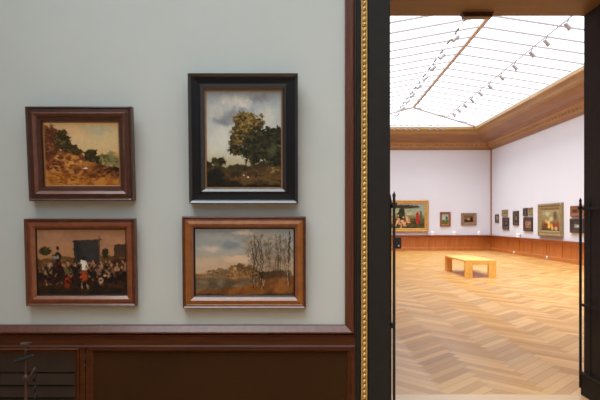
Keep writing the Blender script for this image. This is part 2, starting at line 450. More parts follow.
def fair_scene():
    p = Paint(130, 172, 21); R = random.Random(3)
    p.grad([(0, (148, 110, 84)), (.25, (160, 120, 90)), (.45, (156, 116, 78)), (.6, (70, 50, 30)), (1, (34, 26, 16))])
    p.blob(.2, .1, .25, .1, (128, 100, 84), (160, 122, 96), .5, 4, .6)
    p.blob(.8, .2, .2, .1, (176, 130, 98), (150, 112, 86), .5, 4, .6)
    p.blob(.09, .33, .075, .07, (52, 48, 26), (76, 66, 36), .4, 12, .2)
    p.below([(.86, .3), (.87, .25), (.99, .25), (1, .27)] if False else [(0, .45), (.25, .4), (.6, .45), (.75, .4), (1, .38)], (112, 84, 52), (84, 62, 38), .03, 9)
    p.over(((p.u > .86) & (p.v > .23) & (p.v < .42)) * 1.0, (86, 62, 46), (70, 52, 40))
    p.blob(.77, .36, .04, .08, (52, 48, 28), None, .4, 12, .2)
    booth = (p.u > .41) & (p.u < .71) & (p.v > .17 + (p.u - .41) * -.04) & (p.v < .62)
    p.over(booth * 1.0, (44, 42, 42), (62, 58, 56), 5)
    p.stroke([(.41, .18), (.72, .155)], .012, (60, 48, 40)); p.stroke([(.7, .12), (.705, .5)], .012, (108, 74, 50)); p.stroke([(.425, .2), (.44, .5)], .01, (70, 60, 52))
    p.below([(0, .62), (.15, .5), (.4, .55), (.7, .52), (.85, .46), (1, .44)], (44, 30, 20), (74, 50, 32), .05, 14)
    p.dabs(.09, .33, .07, .06, [(44, 40, 22), (88, 76, 42), (60, 54, 30)], 40, .012, .025)
    p.dabs(.2, .7, .22, .16, [(40, 28, 18), (84, 58, 38), (120, 90, 64), (60, 40, 26)], 160, .008, .02, 1)
    p.dabs(.75, .66, .26, .16, [(40, 28, 18), (84, 54, 36), (130, 96, 70), (60, 40, 26), (110, 60, 40)], 220, .008, .02, 1)
    for i in range(46):
        u = R.random(); v = .46 + .12 * R.random() + (.05 if u < .4 else 0)
        p.figure(u, v, .2 + .1 * R.random(), R.choice([(60, 40, 28), (84, 44, 30), (110, 84, 60), (46, 40, 34), (134, 108, 80), (70, 52, 36)]), R.choice([(36, 26, 18), (56, 34, 22)]))
    p.blob(.24, .62, .07, .14, (60, 32, 20), (44, 28, 18), .4, 12, .25)
    p.figure(.23, .29, .34, (30, 24, 22), (66, 34, 20)); p.blob(.235, .285, .02, .02, (18, 14, 14), None, .1, 12, .3)
    p.blob(.2, .42, .05, .05, (150, 140, 124), (40, 34, 30), .5, 14, .3)
    p.blob(.15, .56, .04, .06, (150, 130, 108), None, .4, 14, .4)
    p.figure(.345, .48, .4, (96, 84, 56), (150, 56, 30)); p.blob(.335, .85, .035, .08, (120, 50, 30), None, .2, 14, .3)
    p.blob(.52, .71, .05, .12, (156, 74, 34), (130, 56, 26), .15, 14, .2)
    p.blob(.52, .55, .034, .11, (210, 196, 180), (180, 166, 150), .1, 14, .2); p.stroke([(.5, .48), (.47, .56), (.495, .61)], .010, (196, 182, 166)); p.stroke([(.54, .48), (.572, .56), (.545, .61)], .010, (196, 182, 166)); p.blob(.522, .455, .022, .03, (40, 28, 22), None, .1, 14, .3)
    p.stroke([(.51, .8), (.5, .9)], .012, (160, 136, 110)); p.stroke([(.545, .8), (.56, .9)], .012, (160, 136, 110))
    p.blob(.78, .66, .055, .07, (186, 150, 120), (120, 84, 60), .5, 14, .3, .5); p.blob(.71, .78, .03, .06, (176, 146, 116), None, .4, 14, .4)
    for u, v in [(.88, .62), (.95, .58), (.83, .54), (.64, .56), (.09, .66), (.1, .84)]:
        p.blob(u, v, .018, .04, (150, 116, 84), None, .4, 14, .5)
    p.dabs(.5, .7, .5, .16, [(30, 22, 14), (44, 30, 20), (24, 18, 12)], 150, .01, .028, 1, .7)
    p.dabs(.5, .62, .48, .12, [(150, 120, 92), (176, 146, 118), (120, 66, 40)], 70, .005, .011, 1.2, .8)
    p.blob(.52, .55, .028, .085, (206, 200, 184), None, .1, 14, .3); p.blob(.52, .71, .034, .09, (150, 70, 34), None, .1, 14, .3); p.blob(.524, .435, .02, .028, (52, 34, 26), None, .1, 14, .3)
    p.below([(0, .86), (.3, .9), (.7, .88), (1, .84)], (38, 32, 18), (56, 44, 24), .05, 9, .06, .85)
    return p.done()

def winter_scene():
    p = Paint(130, 190, 31); R = random.Random(12)
    p.grad([(0, (132, 136, 134)), (.3, (146, 146, 140)), (.5, (172, 150, 126)), (.68, (176, 150, 124)), (.75, (104, 84, 60)), (1, (84, 62, 38))])
    for u, v, a, b, c in [(.2, .12, .2, .08, (150, 148, 142)), (.15, .3, .16, .07, (186, 168, 148)), (.5, .06, .14, .05, (196, 178, 158)), (.4, .25, .16, .07, (118, 126, 128)),
                          (.35, .45, .25, .06, (192, 164, 136)), (.1, .5, .14, .07, (180, 158, 134)), (.7, .2, .3, .15, (150, 140, 126))]:
        p.blob(u, v, a, b, c, None, .5, 4, .6, 0, .8)
    p.blob(.3, .66, .22, .09, (96, 76, 54), (124, 100, 72), .5, 9, .3)
    p.blob(.48, .62, .2, .09, (92, 70, 46), (122, 92, 58), .5, 9, .3)
    p.blob(.42, .69, .1, .06, (164, 120, 72), (130, 92, 56), .4, 9, .3)
    p.over(((abs(p.u - .4) < .018) & (p.v > .57) & (p.v < .7)) * 1.0, (164, 132, 96))
    p.blob(.05, .7, .1, .03, (140, 104, 70), (110, 84, 60), .4, 9, .3)
    p.below([(0, .76), (.3, .75), (.6, .78), (1, .7)], (118, 104, 84), (88, 72, 54), .02, 9, .03)
    p.below([(0, .9), (.3, .88), (.55, .82), (.75, .72), (1, .7)], (104, 66, 34), (132, 88, 46), .03, 8, .04)
    p.blob(.78, .5, .28, .36, (96, 80, 62), (126, 110, 90), .5, 13, .7, 0, .5)
    p.blob(.75, .68, .26, .07, (58, 42, 28), (84, 62, 40), .5, 12, .4)
    for i in range(26):
        u = .53 + .44 * R.random(); b = .72 + .12 * R.random(); t = .08 + .3 * R.random()
        l = R.uniform(-.03, .03); wd = R.uniform(.003, .006)
        c = R.choice([(62, 48, 36), (80, 64, 50), (96, 82, 66)])
        p.stroke([(u, b), (u + l * .4, (b + t) / 2), (u + l, t)], wd, c, .75)
        for j in range(5):
            f = .15 + .6 * R.random(); bx, by = u + l * (1 - f), t + (b - t) * f * .8
            p.stroke([(bx, by), (bx + R.uniform(-.06, .06), by - R.uniform(.06, .14))], .0028, c, .6)
    p.dabs(.3, .66, .2, .06, [(90, 72, 50), (134, 108, 78), (110, 86, 60)], 90, .01, .022)
    p.dabs(.48, .66, .14, .06, [(164, 120, 72), (96, 70, 44), (130, 96, 60)], 70, .008, .02)
    p.dabs(.75, .35, .25, .26, [(112, 96, 78), (136, 122, 104), (90, 76, 60)], 200, .006, .016, 1.5, .5)
    for u in (.59, .62, .66, .68):
        p.stroke([(u, .88), (u - .006, .7), (u + .01, .5), (u - .02, .2)], .009, (50, 38, 28), .9)
        p.stroke([(u + .006, .87), (u, .72)], .003, (166, 146, 120), .8)
    p.stroke([(.67, .9), (.7, .78)], .006, (176, 156, 130), .8)
    p.stroke([(.95, .86), (.935, .66), (.95, .4), (.955, .05)], .012, (56, 44, 34)); p.stroke([(.945, .86), (.93, .66), (.945, .5)], .005, (176, 160, 136), .9)
    p.blob(.55, .22, .11, .16, (110, 96, 78), (140, 128, 110), .6, 14, .7, 0, .45)
    p.below([(0, .95), (.5, .97), (1, .93)], (56, 42, 28), (76, 56, 36), .03, 8, .04)
    return p.done()

def nudes_scene():
    p = Paint(70, 130, 41)
    p.grad([(0, (140, 156, 150)), (.4, (150, 156, 130)), (.7, (84, 76, 46)), (1, (44, 36, 24))])
    p.blob(.3, .3, .1, .25, (168, 176, 140), (130, 130, 90), .4, 6, .4)
    p.below([(0, .55), (.5, .6), (1, .62)], (70, 62, 38), (100, 86, 52), .05, 9)
    p.blob(.5, .12, .42, .09, (62, 50, 40), (84, 68, 54), .25, 8, .2)
    p.blob(.45, .42, .1, .34, (44, 50, 34), (70, 70, 48), .3, 8, .2)
    p.blob(.66, .36, .08, .12, (180, 176, 138), (140, 140, 100), .4, 8, .4)
    for u, v, r in [(.36, .7, .5), (.48, .77, -.6), (.58, .64, -.2), (.2, .66, .3)]:
        p.blob(u, v, .032, .15, (224, 178, 138), (196, 144, 104), .15, 14, .2, r); p.blob(u + .01, v - .22, .02, .045, (214, 164, 120), None, .1, 14, .3)
        p.blob(u + .05, v + .12, .05, .03, (206, 158, 116), None, .2, 14, .3); p.stroke([(u, v - .1), (u + .06, v), (u + .03, v + .1)], .03, (200, 150, 110)); p.stroke([(u - .03, v + .1), (u - .05, v + .2)], .03, (210, 162, 120))
    p.stroke([(.83, .4), (.79, .5), (.77, .42)], .03, (190, 130, 100)); p.blob(.83, .56, .045, .28, (176, 62, 48), (150, 48, 40), .2, 9, .2); p.blob(.83, .26, .02, .05, (210, 160, 124), None, .1, 14, .3)
    p.blob(.91, .5, .03, .26, (96, 88, 66), None, .3, 12, .2)
    return p.done()

def stage_scene():
    p = Paint(90, 70, 51)
    p.grad([(0, (158, 150, 116)), (.4, (146, 132, 96)), (.7, (120, 92, 60)), (1, (96, 66, 46))])
    p.blob(.3, .2, .25, .12, (176, 176, 146), None, .4, 6, .5); p.blob(.75, .3, .14, .26, (104, 92, 70), None, .3, 6, .4)
    p.blob(.55, .45, .16, .14, (186, 170, 130), None, .4, 8, .4)
    for u, v, c in [(.25, .55, (190, 150, 96)), (.4, .62, (206, 176, 130)), (.42, .8, (222, 178, 60)), (.55, .76, (196, 150, 70)), (.6, .88, (196, 166, 120)), (.72, .8, (150, 60, 50)), (.85, .7, (166, 68, 54)), (.2, .75, (110, 66, 50)), (.8, .9, (190, 160, 110))]:
        p.blob(u, v, .09, .11, c, None, .3, 12, .3)
    return p.done()

def dim_landscape(seed, sky, land, spot=None, h=48, w=60):
    p = Paint(h, w, seed); R = random.Random(seed)
    p.grad([(0, sky), (.5, tuple(min(255, c + 12) for c in sky)), (1, land)])
    p.below([(0, .5 + .15 * R.random()), (.4, .55), (.7, .5), (1, .45 + .2 * R.random())], land, tuple(int(c * 1.35) for c in land), .08, 6)
    p.blob(R.uniform(.15, .85), .42, .18, .22, tuple(int(c * .7) for c in land), land, .5, 9, .25)
    if spot: p.blob(.5, .5, .2, .24, spot, None, .4, 8, .4)
    return p.done()

def portrait(seed, back, coat, face, h=60, w=48):
    p = Paint(h, w, seed)
    p.grad([(0, back), (1, tuple(int(c * .75) for c in back))])
    p.blob(.5, .95, .42, .42, coat, tuple(int(c * .8) for c in coat), .08, 8, .1)
    p.blob(.5, .34, .15, .17, face, None, .05, 8, .15)
    p.blob(.5, .23, .17, .1, tuple(int(c * .35) for c in face), None, .15, 8, .2)
    p.blob(.5, .58, .16, .05, (206, 196, 180), None, .15, 8, .3)
    return p.done()

def canvas_part(img, w, h, y, parent, name='canvas'):
    """painted panel: grid of w x h metres centred on the parent's origin, facing -y, with a 12 mm thick stretcher edge"""
    H, W = img.shape[:2]
    nx, ny = W, H
    xs = (np.arange(nx) / (nx - 1) - 0.5) * w; zs = (0.5 - np.arange(ny) / (ny - 1)) * h
    X, Z = np.meshgrid(xs, zs)
    co = np.stack([X, np.full_like(X, y), Z], -1).reshape(-1, 3)
    back = [(-w / 2, y + .012, h / 2), (w / 2, y + .012, h / 2), (w / 2, y + .012, -h / 2), (-w / 2, y + .012, -h / 2)]
    idx = np.arange(nx * ny).reshape(ny, nx)
    quads = np.stack([idx[:-1, :-1], idx[1:, :-1], idx[1:, 1:], idx[:-1, 1:]], -1).reshape(-1, 4)
    b0 = nx * ny
    fs = [tuple(int(v) for v in q) for q in quads]
    fs.append((b0, b0 + 1, b0 + 2, b0 + 3))
    fs.append(tuple([int(v) for v in idx[0, :]] + [b0 + 1, b0]))
    fs.append(tuple([int(v) for v in idx[-1, ::-1]] + [b0 + 3, b0 + 2]))
    fs.append(tuple([int(v) for v in idx[::-1, 0]] + [b0, b0 + 3]))
    fs.append(tuple([int(v) for v in idx[:, -1]] + [b0 + 2, b0 + 1]))
    me = bpy.data.meshes.new(name)
    me.from_pydata([tuple(c) for c in co] + back, [], fs)
    c = img.reshape(-1, 3) / 255.0
    c = np.where(c <= 0.04045, c / 12.92, ((c + 0.055) / 1.055) ** 2.4)
    c = np.vstack([c, np.tile([[.25, .2, .14]], (4, 1))])
    a = me.color_attributes.new('paint', 'FLOAT_COLOR', 'POINT')
    a.data.foreach_set('color', np.hstack([c, np.ones((len(c), 1))]).astype(np.float32).ravel())
    me.materials.append(M['canvas'])
    o = bpy.data.objects.new(name, me); COL.objects.link(o); o.parent = parent
    return o

def frame_part(name, w, h, prof, parent, mat):
    """mitred frame moulding, w x h outside; profile (u inwards, d towards viewer)"""
    bm = bmesh.new()
    full = list(prof) + [(prof[-1][0], 0.0), (prof[0][0], 0.0)]
    sweep(bm, rect(-w / 2, w / 2, -h / 2, h / 2), full, True, lambda a, b, d: Vector((a, -d, b)))
    return link_mesh(name, bm, mat, parent)

# ================================================================ STRUCTURE
T = 0.03   # jamb lining thickness
def wall_with_door(name, y0, y1, x0, x1, z1, mat):
    bm = bmesh.new()
    box(bm, x0, XL - T, y0, y1, 0, z1)
    box(bm, XR + T, x1, y0, y1, 0, z1)
    box(bm, XL - T, XR + T, y0, y1, HD + T, z1)
    return tag(link_mesh(name, bm, mat), kind='structure')
wall_with_door('wall_front', DW, 4.2, NX0 - .2, NX1 + .2, NZ, M['wall_near'])
wall_with_door('wall_entrance', 4.2, DB, NX0 - .2, GX1 + .2, CORN1 + .05, M['wall_far'])

def struct_box(name, args, mat):
    bm = bmesh.new(); box(bm, *args)
    return tag(link_mesh(name, bm, mat), kind='structure')
# near room
struct_box('floor', (NX0 - .2, NX1 + .2, NY0 - .2, DW, -0.2, 0.0), M['near_floor'])
struct_box('wall_near_left', (NX0 - .2, NX0, NY0 - .2, DW, 0, NZ), M['wall_near'])
struct_box('wall_near_right', (NX1, NX1 + .2, NY0 - .2, DW, 0, NZ), M['wall_near'])
struct_box('wall_near_back', (NX0, NX1, NY0 - .2, NY0, 0, NZ), M['wall_near'])
bm = bmesh.new()
box(bm, NX0 - .2, NX1 + .2, NY0 - .2, NO[2], NZ, NZ + .25); box(bm, NX0 - .2, NX1 + .2, NO[3], 4.2, NZ, NZ + .25)
box(bm, NX0 - .2, NO[0], NO[2], NO[3], NZ, NZ + .25); box(bm, NO[1], NX1 + .2, NO[2], NO[3], NZ, NZ + .25)
tag(link_mesh('ceiling', bm, M['ceiling']), kind='structure')
w0 = empty('window_1', (0, 0, NZ + .2), kind='structure')
bm = bmesh.new()
k = NO[0]
while k <= NO[1] + .01:
    box(bm, k - .02, k + .02, NO[2], NO[3], -.03, .03); k += 0.875
for q in (NO[2] + .03, -.5, NO[3] - .03): box(bm, NO[0], NO[1], q - .03, q + .03, -.04, .04)
link_mesh('glazing_bars', bm, M['bar'], w0)
bm = bmesh.new(); box(bm, NO[0], NO[1], NO[2], NO[3], .03, .036); link_mesh('glass', bm, M['glass'], w0)

# far room shell
struct_box('wall_right', (GX1, GX1 + .2, DB, GY1 + .2, 0, CORN1 + .05), M['wall_far'])
struct_box('wall_left', (GX0 - .2, GX0, DB, GY1 + .2, 0, CORN1 + .05), M['wall_far'])
struct_box('wall_far', (GX0, GX1, GY1, GY1 + .2, 0, CORN1 + .05), M['wall_far'])

# herringbone parquet: planks as quads in one mesh with a tone per plank
def parquet():
    L, W_ = 0.66, 0.11; kk = 6
    c45 = math.sqrt(0.5)
    vs, fs, cols, tans = [], [], [], []
    x0, x1, y0, y1 = GX0, GX1, DB, GY1
    R = random.Random(4)
    gap = 0.0012
    def put(a0, a1, b0, b1, which):
        # plank in grid frame (units of plank width) -> world: the (1,1) diagonal runs along +Y
        pts = []
        for a, b in ((a0, b0), (a1, b0), (a1, b1), (a0, b1)):
            pts.append([a * W_, b * W_])
        cx = sum(q[0] for q in pts) / 4; cy = sum(q[1] for q in pts) / 4
        wx = (cx - cy) * c45 + 5.0; wy = (cx + cy) * c45 + DB
        if not (x0 - .35 < wx < x1 + .35 and y0 - .35 < wy < y1 + .35): return
        poly = []
        for q in pts:
            qx = q[0] + (gap if q[0] < cx else -gap); qy = q[1] + (gap if q[1] < cy else -gap)
            poly.append(((qx - qy) * c45 + 5.0, (qx + qy) * c45 + DB))
        # clip to room
        for axis, lim, sgn in ((0, x0, 1), (0, x1, -1), (1, y0, 1), (1, y1, -1)):
            np_ = []
            for i in range(len(poly)):
                A, B = poly[i], poly[(i + 1) % len(poly)]
                ina, inb = (A[axis] - lim) * sgn >= 0, (B[axis] - lim) * sgn >= 0
                if ina: np_.append(A)
                if ina != inb:
                    t = (lim - A[axis]) / (B[axis] - A[axis])
                    np_.append((A[0] + t * (B[0] - A[0]), A[1] + t * (B[1] - A[1])))
            poly = np_
            if len(poly) < 3: return
        base = len(vs)
        t = R.random()
        c = [184 + 38 * t, 126 + 42 * t, 56 + 42 * t]
        if R.random() < .06: c = [v * .92 for v in c]
        c = lin(c)
        for q in poly: vs.append((q[0], q[1], 0.0)); cols.append((*c, 1.0)); tans.append((-c45, c45, 0) if which else (c45, c45, 0))
        fs.append(tuple(range(base, base + len(poly))))
    N = 260
    for y in range(-N, N):
        for x in range(-N, N):
            # quick reject by location
            wy = (x + y) * W_ * c45; wx = (x - y) * W_ * c45
            if wy < -1.2 or wy > GY1 - DB + 1.2 or wx < -6 or wx > 6: continue
            if (x - y) % (2 * kk) == 0: put(x, x + kk, y, y + 1, 0)
            if (x - y) % (2 * kk) == 2 * kk - 1: put(x, x + 1, y, y + kk, 1)
    me = bpy.data.meshes.new('floor'); me.from_pydata(vs, [], fs)
    a = me.color_attributes.new('plank', 'FLOAT_COLOR', 'POINT')
    a.data.foreach_set('color', np.array(cols, dtype=np.float32).ravel())
    a = me.attributes.new('grain', 'FLOAT_VECTOR', 'POINT')
    a.data.foreach_set('vector', np.array(tans, dtype=np.float32).ravel())
    me.materials.append(M['parquet'])
    o = bpy.data.objects.new('floor', me); COL.objects.link(o); tag(o, kind='structure')
    bm = bmesh.new(); box(bm, GX0 - .2, GX1 + .2, DB, GY1 + .2, -.2, -.0012)
    tag(link_mesh('floor', bm, M['joint']), kind='structure')
parquet()
bm = bmesh.new()
for i in range(6):
    w_ = (DB - DW) / 6
    box(bm, XL - T, XR + T, DW + i * w_ + .001, DW + (i + 1) * w_ - .001, -.1, 0.0)
tag(link_mesh('trim_1', bm, M['thresh']), kind='structure')

# cornice of the far room
bm = bmesh.new()
z0 = CORN0
prof = [(0, z0), (.05, z0), (.07, z0 + .05), (.13, z0 + .08), (.13, z0 + .12)]                       # lower bead
mt = [1, 1, 1, 0]
def seg(pts, mi):
    global prof, mt
    for q in pts: prof.append(q); mt.append(mi)
seg([(.16, z0 + .13), (.30, z0 + .30), (.32, z0 + .34)], 2)                                           # carved band
seg([(.40, z0 + .36), (.44, z0 + .40)], 1)
seg(arc(.46, z0 + .42, .96, z0 + .66, -.12, 6), 1)                                                    # brown cove
seg([(.98, z0 + .66), (1.02, z0 + .70), (1.10, z0 + .72)], 0)
seg(arc(1.10, z0 + .74, 1.26, z0 + .86, .2, 4), 0)
seg([(1.28, z0 + .88), (1.28, CORN1)], 0)
seg([(.0, CORN1 + .0)], 0)
sweep(bm, rect(GX0, GX1, DB, GY1), prof, True, lambda a, b, d: Vector((a, b, d)), mt)
tag(link_mesh('trim_2', bm, [M['corn_light'], M['corn_dark'], M['corn_mid']]), kind='structure')
# carved egg-and-tongue ornament running along the lower band, right and far walls
bm = bmesh.new()
def egg(c, along, n_out):
    r = bmesh.ops.create_uvsphere(bm, u_segments=6, v_segments=4, radius=1)
    for v in r['verts']:
        q = v.co.copy()
        v.co = c + along * q.x * .075 + Vector((0, 0, 1)) * q.z * .08 + n_out * q.y * .07
y = DB + .4
while y < GY1 - .3:
    egg(Vector((GX1 - .235, y, z0 + .22)), Vector((0, 1, 0)), Vector((-1, 0, -.6)).normalized()); y += .26
x = GX0 + .4
while x < GX1 - .3:
    egg(Vector((x, GY1 - .235, z0 + .22)), Vector((1, 0, 0)), Vector((0, -1, -.6)).normalized()); x += .26
tag(link_mesh('trim_3', bm, M['corn_mid'], smooth=True), kind='structure')

# rooflight of the far room
RX = 4.95; RZ = EYE + 5.37; EZ = CORN1 + .06
sx0, sx1, sy0, sy1 = GX0 + CPR, GX1 - CPR, DB + CPR, GY1 - CPR
hipn, hipf = sy0 + 1.9, 24.5
def rx(y): return RX - .35 * (hipf - y) / (hipf - hipn)
w1 = empty('window_2', (0, 0, 0), kind='structure')
bm = bmesh.new()
def v3(*a): return bm.verts.new(a)
a_, b_, c_, d_, e_, f_ = v3(sx0, sy0, EZ), v3(sx1, sy0, EZ), v3(sx1, sy1, EZ), v3(sx0, sy1, EZ), v3(rx(hipn), hipn, RZ), v3(RX, hipf, RZ)
for q in ((a_, b_, e_), (b_, c_, f_, e_), (c_, d_, f_), (d_, a_, e_, f_)): bm.faces.new(q)
link_mesh('glass', bm, M['glass'], w1)
def bar(bm, A, B, w=.03, h=.05):
    A, B = Vector(A), Vector(B); t = (B - A).normalized()
    s = t.cross(Vector((0, 0, 1))).normalized() * w / 2; u = Vector((0, 0, -h))
    vs = [bm.verts.new(q) for q in (A - s, A + s, A + s + u, A - s + u, B - s, B + s, B + s + u, B - s + u)]
    for f in ((0, 1, 2, 3), (7, 6, 5, 4), (0, 4, 5, 1), (1, 5, 6, 2), (2, 6, 7, 3), (3, 7, 4, 0)): bm.faces.new([vs[i] for i in f])
bm = bmesh.new()
y = hipf - .05
ys = []
while y > hipn: ys.append(y); y -= .78
for y in ys:
    bar(bm, (rx(y), y, RZ), (sx1, y, EZ), .033, .04); bar(bm, (rx(y), y, RZ), (sx0, y, EZ), .033, .04)
for y in (hipf + .6, hipf + 1.2):
    t = (y - hipf) / (sy1 - hipf)
    bar(bm, (RX + (sx1 - RX) * t, y, RZ + (EZ - RZ) * t), (sx1, y, EZ), .033, .04); bar(bm, (RX + (sx0 - RX) * t, y, RZ + (EZ - RZ) * t), (sx0, y, EZ), .033, .04)
link_mesh('glazing_bars', bm, M['bar'], w1)
bm = bmesh.new()
bar(bm, (rx(hipn), hipn, RZ), (RX, hipf, RZ), .11, .07)
link_mesh('ridge_beam', bm, M['ridge'], w1)
bm = bmesh.new()
for q in ((sx0, sy0), (sx1, sy0)): bar(bm, (rx(hipn), hipn, RZ), (q[0], q[1], EZ), .07, .06)
for q in ((sx0, sy1), (sx1, sy1)): bar(bm, (RX, hipf, RZ), (q[0], q[1], EZ), .07, .06)
link_mesh('hip_beam', bm, M['bar'], w1)
bm = bmesh.new()
for a in ((sx0 - .12, sx0, sy0 - .12, sy1 + .12), (sx1, sx1 + .12, sy0 - .12, sy1 + .12), (sx0, sx1, sy0 - .12, sy0), (sx0, sx1, sy1, sy1 + .12)):
    box(bm, *a, CORN1, EZ + .03)
link_mesh('curb', bm, M['white'], w1)

# far room dado: panels, stiles, cap, skirting on the right, far and left walls
def far_dado():
    bm = bmesh.new()
    path = [(GX0, DB), (GX0, GY1), (GX1, GY1), (GX1, DB)]
    to = lambda a, b, d: Vector((a, b, d))
    H = .82
    sweep(bm, path, [(0, 0), (.05, 0), (.05, .13), (.035, .15), (.02, .16), (.02, .2), (.012, .21), (.012, .68), (.02, .69), (.02, .72), (0, .72)], False, to, None, -1)
    sk = link_mesh('baseboard_right', bm, M['far_dado']); tag(sk, kind='structure')
    bm = bmesh.new()
    sweep(bm, path, [(0, .72), (.02, .72), (.025, .745), (.05, .76), (.10, .785), (.22, .80), (.22, H), (0, H)], False, to, None, -1)
    tag(link_mesh('trim_4', bm, M['far_cap']), kind='structure')
    bm = bmesh.new()
    y = DB + .3
    while y < GY1 - .2:
        box(bm, GX1 - .034, GX1, y - .06, y + .06, .14, .74); box(bm, GX0, GX0 + .034, y - .06, y + .06, .14, .74); y += 1.35
    x = GX0 + .4
    while x < GX1 - .1:
        box(bm, x - .06, x + .06, GY1 - .034, GY1, .14, .74); x += 1.12
    tag(link_mesh('trim_5', bm, M['far_dado']), kind='structure')
    # wooden borders edging the wall fields: at the corner and under the cornice
    bm = bmesh.new()
    box(bm, GX1 - .05, GX1, GY1 - .05, GY1, H, CORN0); box(bm, GX0, GX0 + .05, GY1 - .05, GY1, H, CORN0)
    tag(link_mesh('trim_6', bm, M['far_cap']), kind='structure')
far_dado()

# ================================================================ PICTURE WALL DADO, BORDER AND DOOR CASING
BX1, BX0, BZ1, BZ0 = at(355, 0, DC).x, at(345.3, 0, DC).x, at(0, 325, DC).z, at(0, 335.3, DC).z
def wall_y(a, b, d): return Vector((a, DW - d, b))
# border: runs along the dado top, mitres at the corner and goes up beside the door
bw = BX1 - BX0
bprof = [(0, 0), (0, .012), (.006, .016)] + arc(.008, .018, .020, .046, .2, 4) + [(.023, .047), (bw - .006, .021), (bw, .018), (bw, 0)]
bm = bmesh.new()
sweep(bm, [(NX0, BZ0), (BX1, BZ0), (BX1, NZ - .3)], bprof, False, wall_y)
tag(link_mesh('trim_7', bm, M['dado_v']), kind='structure')
# rails, stiles and panel mouldings of the dado
zr1, zr0 = BZ0, at(0, 348, 3.68).z
bm = bmesh.new()
prof = [(0, 0), (0, .022), (.006, .028), (.014, .024), (.02, .02), (zr1 - zr0 - .012, .02), (zr1 - zr0 - .006, .03), (zr1 - zr0, .03), (zr1 - zr0, 0)]
sweep(bm, [(NX0, zr0), (BX1, zr0)], prof, False, wall_y)
px = lambda x: at(x, 0, 3.68).x
for xa, xb in ((px(79.5), px(85)), (px(85.8), px(89.5)), (px(351), BX1)):
    box(bm, xa, xb, DW - .02, DW, .16, zr0, .003)
box(bm, NX0, BX1, DW - .035, DW, 0, .16, .004)
tag(link_mesh('trim_8', bm, M['dado']), kind='structure')
def panel(x0, x1):
    bm = bmesh.new()
    pr = [(0, .012), (.002, .024), (.010, .026), (.014, .02), (.022, .016), (.028, .006), (.03, 0)]
    sweep(bm, rect(x0, x1, .16, zr0), pr, True, wall_y)
    o = link_mesh('trim_9', bm, M['dado']); tag(o, kind='structure')
    bm = bmesh.new(); box(bm, x0 + .02, x1 - .02, DW - .004, DW, .18, zr0 - .02)
    tag(link_mesh('trim_10', bm, M['dado_panel']), kind='structure')
panel(px(89.5), px(351))
# border panel either side of grille and farther left
g0, g1 = px(-40), px(79.5)
panel(NX0, g0 - .09)

# ventilation grille in the left dado bay
gr = empty('ventilation_grille', ((g0 + g1) / 2, DW, .16), 'dark brown louvred ventilation grille set into the wooden dado at lower left', 'ventilation grille')
gx = (g1 - g0) / 2; gh = zr0 - .16
bm = bmesh.new()
sweep(bm, rect(-gx, gx, 0, gh), [(0, 0), (0, .03), (.008, .036), (.014, .03), (.024, .022), (.036, .016), (.036, 0)], True, lambda a, b, d: Vector((a, -d, b)))
link_mesh('frame', bm, M['dado'], gr)
bm = bmesh.new()
box(bm, -gx + .03, gx - .03, -.016, -.004, gh - .172, gh - .028)
z = gh - .182
while z > .06:
    # broad board slat, tilted
    vs = [bm.verts.new(q) for q in ((-gx + .034, -.010, z), (gx - .034, -.010, z), (gx - .034, -.022, z - .078), (-gx + .034, -.022, z - .078),
                                    (-gx + .034, -.004, z), (gx - .034, -.004, z), (gx - .034, -.014, z - .081), (-gx + .034, -.014, z - .081))]
    for f in ((0, 3, 2, 1), (4, 5, 6, 7), (0, 1, 5, 4), (2, 3, 7, 6), (1, 2, 6, 5), (0, 4, 7, 3)): bm.faces.new([vs[i] for i in f])
    z -= .089
link_mesh('louvres', bm, M['grille'], gr)
bm = bmesh.new(); box(bm, -gx + .03, gx - .03, -.003, 0, .03, gh - .03); link_mesh('back_panel', bm, M['void'], gr)  # dark sheet standing in for the shaded depth behind the slats
# small key latch on the stile
for zz in (.055, .075, .12):
    bm = bmesh.new()
    bmesh.ops.create_uvsphere(bm, u_segments=10, v_segments=6, radius=.007, matrix=Matrix.Translation((px(85) - (g0 + g1) / 2 + .004, -.026, gh - zz)))
    link_mesh('latch_stud', bm, M['iron_brown'], gr, True)

# casing
dr = empty('door_1', (XL, DC, 0), kind='structure')
def casing_to(a, b, d): return Vector((a - XL, DW - d - DC, b))
cpath = [(XL, 0), (XL, HD), (XR, HD), (XR, 0)]
cw0, cw1, cw2, cw3 = (390 - 368.5) / 142, (390 - 367.5) / 142, (390 - 361.2) / 142, (390 - 360) / 142
cend = XL - BX1
bm = bmesh.new()
sweep(bm, cpath, [(-.002, -.02), (-.002, .036), (.004, .04), (cw0, .04), (cw0 + .001, .012)], False, casing_to)
link_mesh('stone_casing', bm, M['stone'], dr)
bm = bmesh.new()
sweep(bm, cpath, [(cw0, .012), (cw1, .012), (cw1, .02), (cw2, .02), (cw2, .01), (cw3, .01), (cw3, .028), (cend - .012, .032), (cend - .008, .02), (cend, .02), (cend, 0)], False, casing_to,
      [1, 1, 1, 1, 1, 1, 0, 0, 1, 1])
link_mesh('outer_fillet', bm, [M['stone'], M['black']], dr)
